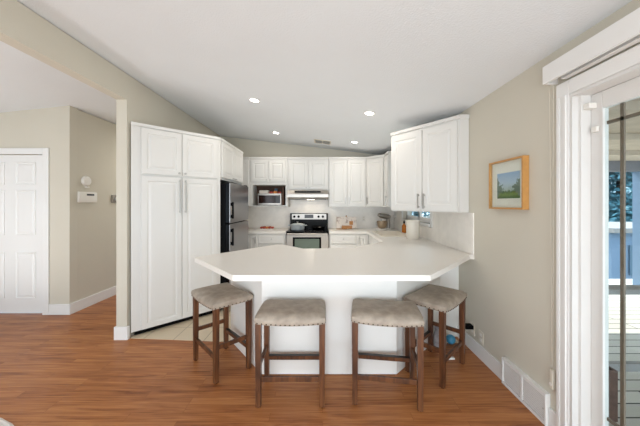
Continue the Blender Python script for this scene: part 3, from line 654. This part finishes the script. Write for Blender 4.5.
# ------------------------------------------------------------------ stools
def make_stool():
    t = thing('counter_stool', '', 'stool')
    hx, hy = .2225, .1425; lw = .021
    # saddle cushion: dips along the long direction, ends rise
    k = MB(); nx, ny = 18, 12; W2, D2 = .247, .178
    def top(u, v):
        z = .650+.012*(abs(u)**2.2)
        ed = max(abs(u)**8, abs(v)**8); return z-.03*ed+.004*(1-v*v)
    g = [[None]*(ny+1) for _ in range(nx+1)]; gb = [[None]*(ny+1) for _ in range(nx+1)]
    for i in range(nx+1):
        for j in range(ny+1):
            u = -1+2*i/nx; v = -1+2*j/ny
            ue = math.copysign(abs(u)**.8, u); ve = math.copysign(abs(v)**.8, v)
            rx = 1-.02*abs(ve)**6; ry = 1-.03*abs(ue)**6
            g[i][j] = k.b.verts.new((ue*W2*rx, ve*D2*ry, top(ue, ve)))
            zb = .576+.014*abs(ue)**2.0*1.0
            gb[i][j] = k.b.verts.new((ue*W2*rx*.985, ve*D2*ry*.98, zb))
    for i in range(nx):
        for j in range(ny):
            k.b.faces.new((g[i][j], g[i+1][j], g[i+1][j+1], g[i][j+1])); k.b.faces.new((gb[i][j], gb[i][j+1], gb[i+1][j+1], gb[i+1][j]))
    rim = [(i, 0) for i in range(nx)]+[(nx, j) for j in range(ny)]+[(i, ny) for i in range(nx, 0, -1)]+[(0, j) for j in range(ny, 0, -1)]
    mid = []
    for (i, j) in rim:
        a, c_ = g[i][j].co, gb[i][j].co; m_ = (a*.5+c_*.5); m_.x *= 1.02; m_.y *= 1.03; mid.append(k.b.verts.new(m_))
    for q in range(len(rim)):
        q2 = (q+1) % len(rim); (i, j), (i2, j2) = rim[q], rim[q2]
        k.b.faces.new((g[i][j], g[i2][j2], mid[q2], mid[q])); k.b.faces.new((mid[q], mid[q2], gb[i2][j2], gb[i][j]))
    edge = []
    for s0, s1, n_ in (((-1, -1), (1, -1), 15), ((1, -1), (1, 1), 10), ((1, 1), (-1, 1), 15), ((-1, 1), (-1, -1), 10)):
        for a in range(n_):
            f_ = (a+.5)/n_; u = s0[0]+(s1[0]-s0[0])*f_; v = s0[1]+(s1[1]-s0[1])*f_; edge.append((u, v))
    seat = k.build('seat', 'seat', t, smooth=True)
    nm = MB()
    for u, v in edge:
        x = u*W2*(1.0 if abs(u) < 1 else .995); y = v*D2*(1.0 if abs(v) < 1 else .995); z = .584+.014*u*u
        x *= (1-.02*abs(v)**6) ; y *= (1-.03*abs(u)**6)
        bmesh.ops.create_icosphere(nm.b, subdivisions=1, radius=.0062, matrix=Matrix.Translation((x, y, z)))
    ns = nm.build('nailheads', 'nail', seat, smooth=True); ns['kind'] = 'stuff'
    for sx in (-1, 1):
        for sy in (-1, 1):
            l = MB(); cx, cy = sx*hx, sy*hy
            l.box(cx-lw, cx+lw, cy-lw, cy+lw, .006, .592, bev=.002)
            for v in l.b.verts:
                if v.co.z < .1: v.co.x = cx+(v.co.x-cx)*.84; v.co.y = cy+(v.co.y-cy)*.84
            lo = l.build('leg', 'stoolwood', t)
            MB().lathe([(0, 0), (.012, 0), (.012, .0055), (0, .0055)], (cx, cy, 0), seg=10).build('foot_glide', 'blackm', lo)
    # stretchers: low one on sitter's back side (-Y), footrest with metal plate (+Y), sides higher
    MB().box(-hx+lw, hx-lw, -hy-.009, -hy+.009, .178, .212, bev=.001).build('stretcher', 'stoolwood', t)
    fr = MB().box(-hx+lw, hx-lw, hy-.014, hy+.012, .172, .203, bev=.001).build('footrest', 'stoolwood', t)
    MB().box(-hx+lw, hx-lw, hy-.016, hy+.014, .2032, .206).build('metal_plate', 'plate', fr)
    for sx in (-1, 1): MB().box(sx*hx-.009, sx*hx+.009, -hy+lw, hy-lw, .262, .295, bev=.001).build('stretcher', 'stoolwood', t)
    return t
st0 = make_stool()
spots = [(-.895, 2.412, R(-46), 'taupe saddle-seat stool turned at the left angled end, nearest the pantry'),
         (-.2255, 2.047, 0, 'taupe saddle-seat stool standing square at the peninsula front, left of centre'),
         (.470, 2.040, R(-8), 'taupe saddle-seat stool at the peninsula front, slightly turned, right of centre'),
         (.984, 2.361, R(45), 'taupe saddle-seat stool turned at the right angled end, nearest the wall outlets')]
for i, (x, y, a, lb) in enumerate(spots):
    o = st0 if i == 0 else copy_tree(st0)
    o.location = (x, y, .001); o.rotation_euler = (0, 0, a); o['label'] = lb; o['group'] = 'bar stools around the peninsula'

# ------------------------------------------------------------------ right wall things
p = thing('framed_picture', 'oak-framed landscape picture hanging on the right wall', 'picture', (1.4535, 2.11, 1.5715))
hw_, hh = .196, .1915; k = MB()
for y0, y1, z0, z1 in ((-hw_, -hw_+.013, -hh, hh), (hw_-.013, hw_, -hh, hh), (-hw_+.013, hw_-.013, -hh, -hh+.013), (-hw_+.013, hw_-.013, hh-.013, hh)):
    k.box(-.044, 0, y0, y1, z0, z1)
k.build('frame', 'oak', p)
box('mat_board', 'mat', -.022, -.018, -hw_+.0132, hw_-.0132, -hh+.0132, hh-.0132, parent=p)
MB().box(-.0235, -.0222, -.128, .128, -.10, .10).build('print', 'print', p, loc=(0, -.012, -.008))
box('glass', 'glass', -.040, -.037, -hw_+.0132, hw_-.0132, -hh+.0132, hh-.0132, parent=p)
def outlet(y, z, label, sock=True):
    p = thing('power_outlet', label, 'outlet', (XR-.001, y, z))
    MB().box(-.006, 0, -.036, .036, -.058, .058, bev=.002).build('cover_plate', 'almond', p)
    for zz in (-.022, .022): MB().box(-.008, -.0062, -.014, .014, zz-.013, zz+.013, bev=.0005).build('socket', 'plastic', p)
outlet(2.63, .215, 'almond wall outlet with the black adapter plugged in, low on the right wall')
outlet(2.49, .200, 'almond wall outlet without a plug, low on the right wall')
p = thing('power_adapter', 'black power adapter plugged into the low wall outlet', 'adapter', (1.4458, 2.63, .236))
MB().box(-.075, -.0, -.03, .03, -.017, .019, bev=.005).build('adapter_body', 'blackm', p)
# return-air grille in the baseboard
p = thing('baseboard_vent', 'white return air grille standing proud of the right wall baseboard', 'vent', (XR-.001, 1.735, .002))
k = MB(); k.box(-.032, 0, .0, .012, 0, .205); k.box(-.032, 0, .413, .425, 0, .205); k.box(-.032, 0, .012, .413, 0, .022); k.box(-.032, 0, .012, .413, .186, .205); k.box(-.032, 0, .206, .222, .022, .186); k.build('grille_frame', 'trim', p)
k = MB()
for i in range(13):
    z = .03+i*.012
    for y0, y1 in ((.0125, .2055), (.2225, .4125)): k.box(-.027, -.019, y0, y1, z, z+.0085)
k.box(-.020, -.004, .0125, .4125, .0225, .1855); k.build('louvre', 'trim', p)
MB().lathe([(0, -.0345), (.004, -.034), (.005, -.0325)], (0, .018, .1), axis='X', seg=10).build('screw', 'nickel', p)
# valance, cord, cleat, sensors
p = thing('blind_valance', 'white blind valance above the sliding glass door', 'blind valance', (XR-.001, 0, 0))
k = MB(); k.box(-.085, -.068, -.6, 1.694, 2.160, 2.270, bev=.003); k.box(-.068, 0, 1.68, 1.694, 2.16, 2.27); k.box(-.068, 0, -.6, 1.68, 2.252, 2.27); k.build('fascia', 'trim', p)
k = MB(); k.box(-.060, -.02, -.58, 1.60, 2.205, 2.245); k.build('head_rail', 'vinyl', p)
k = MB()
for i in range(7): k.box(-.057+.001*i, -.023, -.56, 1.595, 2.152+i*.007, 2.1555+i*.007)
k.build('raised_slats', 'vinyl', p)
MB().tube([(1.430, 1.715, 2.15), (1.437, 1.713, 1.4), (1.443, 1.712, .40)], .0013, 6).build('cord', 'almond', p, loc=(-(XR-.001), 0, 0))
MB().tube([(1.430, 1.683, 2.15), (1.437, 1.690, 1.4), (1.443, 1.705, .40)], .0013, 6).build('cord', 'almond', p, loc=(-(XR-.001), 0, 0))
p = thing('cord_cleat', 'small almond cord tensioner on the wall above the grille', 'cord holder', (XR-.001, 1.708, .32))
MB().box(-.02, 0, -.012, .012, -.06, .06, bev=.005).build('holder_body', 'almond', p)
MB().lathe([(0, -.024), (.01, -.024), (.01, -.0205)], (0, 0, -.03), axis='X', seg=14).build('wheel', 'plastic', p)
MB().box(XR+.03, XR+.074, 1.515, 1.55, 1.955, 1.985, bev=.002).build('contact_sensor', 'plastic', sdo)
MB().box(XR+.055, XR+.074, 1.50, 1.53, 1.82, 1.85, bev=.002).build('contact_sensor', 'plastic', sdo)
# corner floor items behind right stool
k = MB(); bmesh.ops.create_icosphere(k.b, subdivisions=3, radius=.047, matrix=Matrix.Translation((1.30, 2.76, .0475)))
for v in k.b.verts: v.co.z = .0475+(v.co.z-.0475)*.98
tag(k.build('ball', 'blue', smooth=True), 'small round blue ball on the floor behind the right-hand stool', 'ball')
k = MB(); k.lathe([(0, 0), (.055, .002), (.062, .06), (.055, .12), (.04, .16), (.045, .19), (.03, .21), (0, .212)], (1.165, 2.71, .001), seg=22)
rr = random.Random(3)
for v in k.b.verts:
    if v.co.z > .01: v.co.x += rr.uniform(-.007, .007); v.co.y += rr.uniform(-.007, .007)
tag(k.build('cloth_bag', 'greycloth', smooth=True), 'crumpled grey and white cloth bag on the floor beside the blue ball', 'bag')
k = MB(); k.box(1.15, 1.205, 2.475, 2.50, .001, .018, bev=.003); tag(k.build('white_block', 'plastic'), 'tiny white plastic block on the wood floor under the right-hand stool', 'block')
# hall wall devices
p = thing('door_chime', 'round white wall device above the thermostat in the hall', 'wall device', (-3.249, 3.727, 1.735))
MB().lathe([(0, .0), (.068, 0), (.07, .01), (.06, .032), (.03, .038), (0, .038)], axis='X', seg=32).build('cover', 'plastic', p, smooth=True)
MB().box(0, .03, -.015, .035, -.093, -.071, bev=.004).build('tab', 'plastic', p)
p = thing('thermostat', 'wide white thermostat with small dark display on the hall wall', 'thermostat', (-3.249, 3.745, 1.515))
MB().box(0, .03, -.145, .145, -.075, .07, bev=.01).build('case', 'plastic', p, smooth=True)
MB().box(.0305, .032, -.03, .09, .02, .045).build('display', 'display', p)
p = thing('hall_control', 'small grey wall device at the edge of the hall opening', 'wall device', (-3.249, 4.24, 1.50))
MB().box(0, .02, -.06, .06, -.06, .06, bev=.006).build('case', mat('grey_plastic', srgb(150, 142, 130), .5), p)
MB().lathe([(0, .045), (.025, .043), (.03, .0205)], axis='X', seg=20).build('dial', 'nickel', p, smooth=True)

# ------------------------------------------------------------------ ceiling fixtures
TILT = math.atan(.119)
def oncei(px, py):
    dx, dz = (px-322.5)/272, (204-py)/272      # 2.793-.119*(k dx+2.05) = 1.42+k dz
    kk = (2.793-.119*2.05-1.42)/(dz+.119*dx); return Vector((kk*dx, kk, 1.42+kk*dz))
def downlight(label, px, py):
    q = oncei(px, py); t = thing('recessed_light', label, 'ceiling light', q, 0, 'recessed ceiling lights'); t.rotation_euler = (0, TILT, 0)
    MB().lathe([(.050, -.001), (.052, -.008), (.068, -.006), (.070, -.001)], seg=36).build('trim_ring', 'trim', t, smooth=True)
    MB().lathe([(0, -.004), (.0495, -.004), (.0495, -.001), (0, -.001)], seg=32).build('lens', 'lampglow', t)
    l = lamp('downlight_lamp', 'AREA', (0, 0, -.012), (0, 0, 0), 3.2, (1, .93, .85), shape='DISK', size=.1); l.parent = t
downlight('round recessed ceiling light nearest the pantry, upper left of the four', 254.5, 100)
downlight('round recessed ceiling light nearest the angled wall cabinet, upper right of the four', 369.5, 113)
downlight('far left round recessed ceiling light above the microwave cabinet', 276, 132.5)
downlight('far right round recessed ceiling light right of the ceiling vent', 354.5, 142)
q = oncei(322.5, 141.5); t = thing('ceiling_vent', 'small grey louvred ceiling vent between the far recessed lights', 'vent', q); t.rotation_euler = (0, TILT, 0)
k = MB(); k.box(-.15, .15, -.13, -.112, -.014, -.001); k.box(-.15, .15, .112, .13, -.014, -.001); k.box(-.15, -.132, -.112, .112, -.014, -.001); k.box(.132, .15, -.112, .112, -.014, -.001); k.box(-.008, .008, -.112, .112, -.012, -.001); k.build('vent_frame', 'almond', t)
k = MB()
for i in range(9):
    y = -.105+i*.024; k.box(-.131, -.009, y, y+.008, -.010, -.002); k.box(.009, .131, y, y+.012, -.010, -.002)
k.build('louvre', 'nickel', t)
box('backing', 'blackm', -.131, .131, -.111, .111, -.0015, -.0008, parent=t)

# ------------------------------------------------------------------ rug corner
k = MB(); n_ = 96; cen = (-2.29, 1.185); prof = []
rings = []
for j, (r0, z) in enumerate([(0, .012)]+[(.02*i, .012+.004*(i % 2)) for i in range(1, 32)]+[(.635, .003)]):
    if r0 == 0: rings.append([k.b.verts.new((*cen, z))]); continue
    rings.append([k.b.verts.new((cen[0]+r0*math.cos(2*math.pi*i/n_)*(1+(.006 if j > 29 and i % 4 < 2 else 0)), cen[1]+r0*math.sin(2*math.pi*i/n_)*(1+(.006 if j > 29 and i % 4 < 2 else 0)), z)) for i in range(n_)])
for a, b_ in zip(rings, rings[1:]):
    for i in range(n_):
        i2 = (i+1) % n_
        if len(a) == 1: k.b.faces.new((a[0], b_[i], b_[i2]))
        else: k.b.faces.new((a[i], b_[i], b_[i2], a[i2]))
k.b.faces.new([v for v in rings[-1]][::-1])
tag(k.build('round_rug', 'rug', smooth=True), 'edge of a pale braided round rug at the lower left corner', 'rug')

# ------------------------------------------------------------------ outdoors
struct(box('ground', 'gravel', -12, 40, -12, 60, -1.2, -1.0))
o = box('deck_floor', 'deck', 1.62, 6.4, -3, 5.6, -.2, -.12); struct(o)
b = MB(); b.box(1.62, 6.2, -3, 4.9, 2.20, 2.24)
struct(b.build('trim_porch_ceiling', 'soffit'))
k = MB()
for i in range(8):
    y = -2.7+i*.95; k.box(1.63, 6.1, y, y+.06, 2.13, 2.1995)
struct(k.build('trim_porch_joists', 'soffit'))
k = MB(); k.box(1.62, 6.2, 4.901, 5.1, 2.02, 2.24); struct(k.build('trim_porch_beam', 'soffit_beam'))
p = thing('deck_railing', 'weathered wooden deck railing outside the sliding glass door', 'railing', (0, 0, 0))
MB().box(1.75, 3.6, -.06, .06, .72, .76, bev=.004).build('top_rail', 'rail', p)
for x in (1.85, 2.72, 3.5): MB().box(x-.045, x+.045, -.045, .045, -.119, .7195).build('post', 'rail', p)
for z in (.1,): MB().box(1.9, 2.67, -.02, .02, z, z+.06).build('lower_rail', 'rail', p)
p.location = (0, 2.16, 0); p.rotation_euler = (0, 0, 0)
o = MB().box(5.80, 5.96, 4.95, 5.09, -.119, 2.019).build('porch_post', 'siding'); o.location = (0, .0, 0); tag(o, 'pale blue-grey porch post holding the beam outside', 'post')
p = thing('planter_box', 'brown wooden planter box on the deck outside the glass door', 'planter', (2.03, 2.0, -.119))
k = MB(); k.box(-.055, .055, -.08, -.068, 0, .36); k.box(-.055, .055, .068, .08, 0, .36); k.box(-.055, -.043, -.068, .068, 0, .36); k.box(.043, .055, -.068, .068, 0, .36); k.build('box_walls', 'planter', p)
MB().box(-.0425, .0425, -.0675, .0675, .001, .32).build('soil', 'bark', p)
# neighbour's outbuilding
p = thing('garden_shed', 'low blue-grey building beyond the deck in the shade of the trees', 'shed', (8.4, 6.4, -1.0))
box('walls', 'siding', -1.6, 2.6, 0, 2, 0, 1.75, parent=p)
k = MB()
for zz, x0, x1 in ((1.0, -1.7, 2.7),): k.box(x0, x1, -.15, 2.15, 1.751, 1.86)
k.build('roof', 'rail', p)
for x0 in (-1.2, .2, 1.4): box('window', 'bluegrey', x0, x0+.8, -.03, -.002, .75, 1.45, parent=p)
def tree(label, x, y, h, r, seed):
    rg = random.Random(seed); t = thing('leafy_tree', label, 'tree', (x, y, -1.0), 0, 'trees beyond the deck')
    k = MB(); k.tube([(0, 0, 0), (.05, 0, h*.4), (0, .05, h*.8)], [.16, .12, .05], 10)
    for i in range(6):
        a = i*1.05; k.tube([(.03, 0, h*(.3+.06*i)), (math.cos(a)*r*.6, math.sin(a)*r*.6, h*(.45+.07*i))], [.05, .02], 6)
    k.build('trunk', 'bark', t, smooth=True)
    verts = []; faces = []
    cl = [Vector((rg.gauss(0, r*.45), rg.gauss(0, r*.45), h*(.25+.75*rg.random()))) for _ in range(70)]
    for c_ in cl:
        for _ in range(190):
            d = Vector((rg.gauss(0, 1), rg.gauss(0, 1), rg.gauss(0, .8))).normalized()*rg.uniform(.3, 1)*r*.30
            q = c_+d; u = Vector((rg.gauss(0, 1), rg.gauss(0, 1), rg.gauss(0, 1))).normalized(); w_ = u.orthogonal().normalized(); s1 = rg.uniform(.08, .14)
            i0 = len(verts); verts += [q-u*s1, q+w_*s1*.5, q+u*s1, q-w_*s1*.5]; faces.append((i0, i0+1, i0+2, i0+3))
    me = D.meshes.new('foliage'); me.from_pydata(verts, [], faces); me.materials.append(M['leaf']); o = D.objects.new('foliage', me); COL.objects.link(o); o.parent = t
tree('blue-green leafy tree seen through the door glass beyond the deck', 12.2, 11.2, 6.0, 1.9, 1)
tree('leafy tree at the right edge, seen through the door glass', 17.0, 6.4, 5.6, 1.8, 2)
tree('leafy tree seen through the small window over the sink', 6.0, 17.5, 6.0, 2.4, 3)
tree('taller leafy tree behind the others outside the door glass', 22.0, 18.5, 9, 2.8, 4)
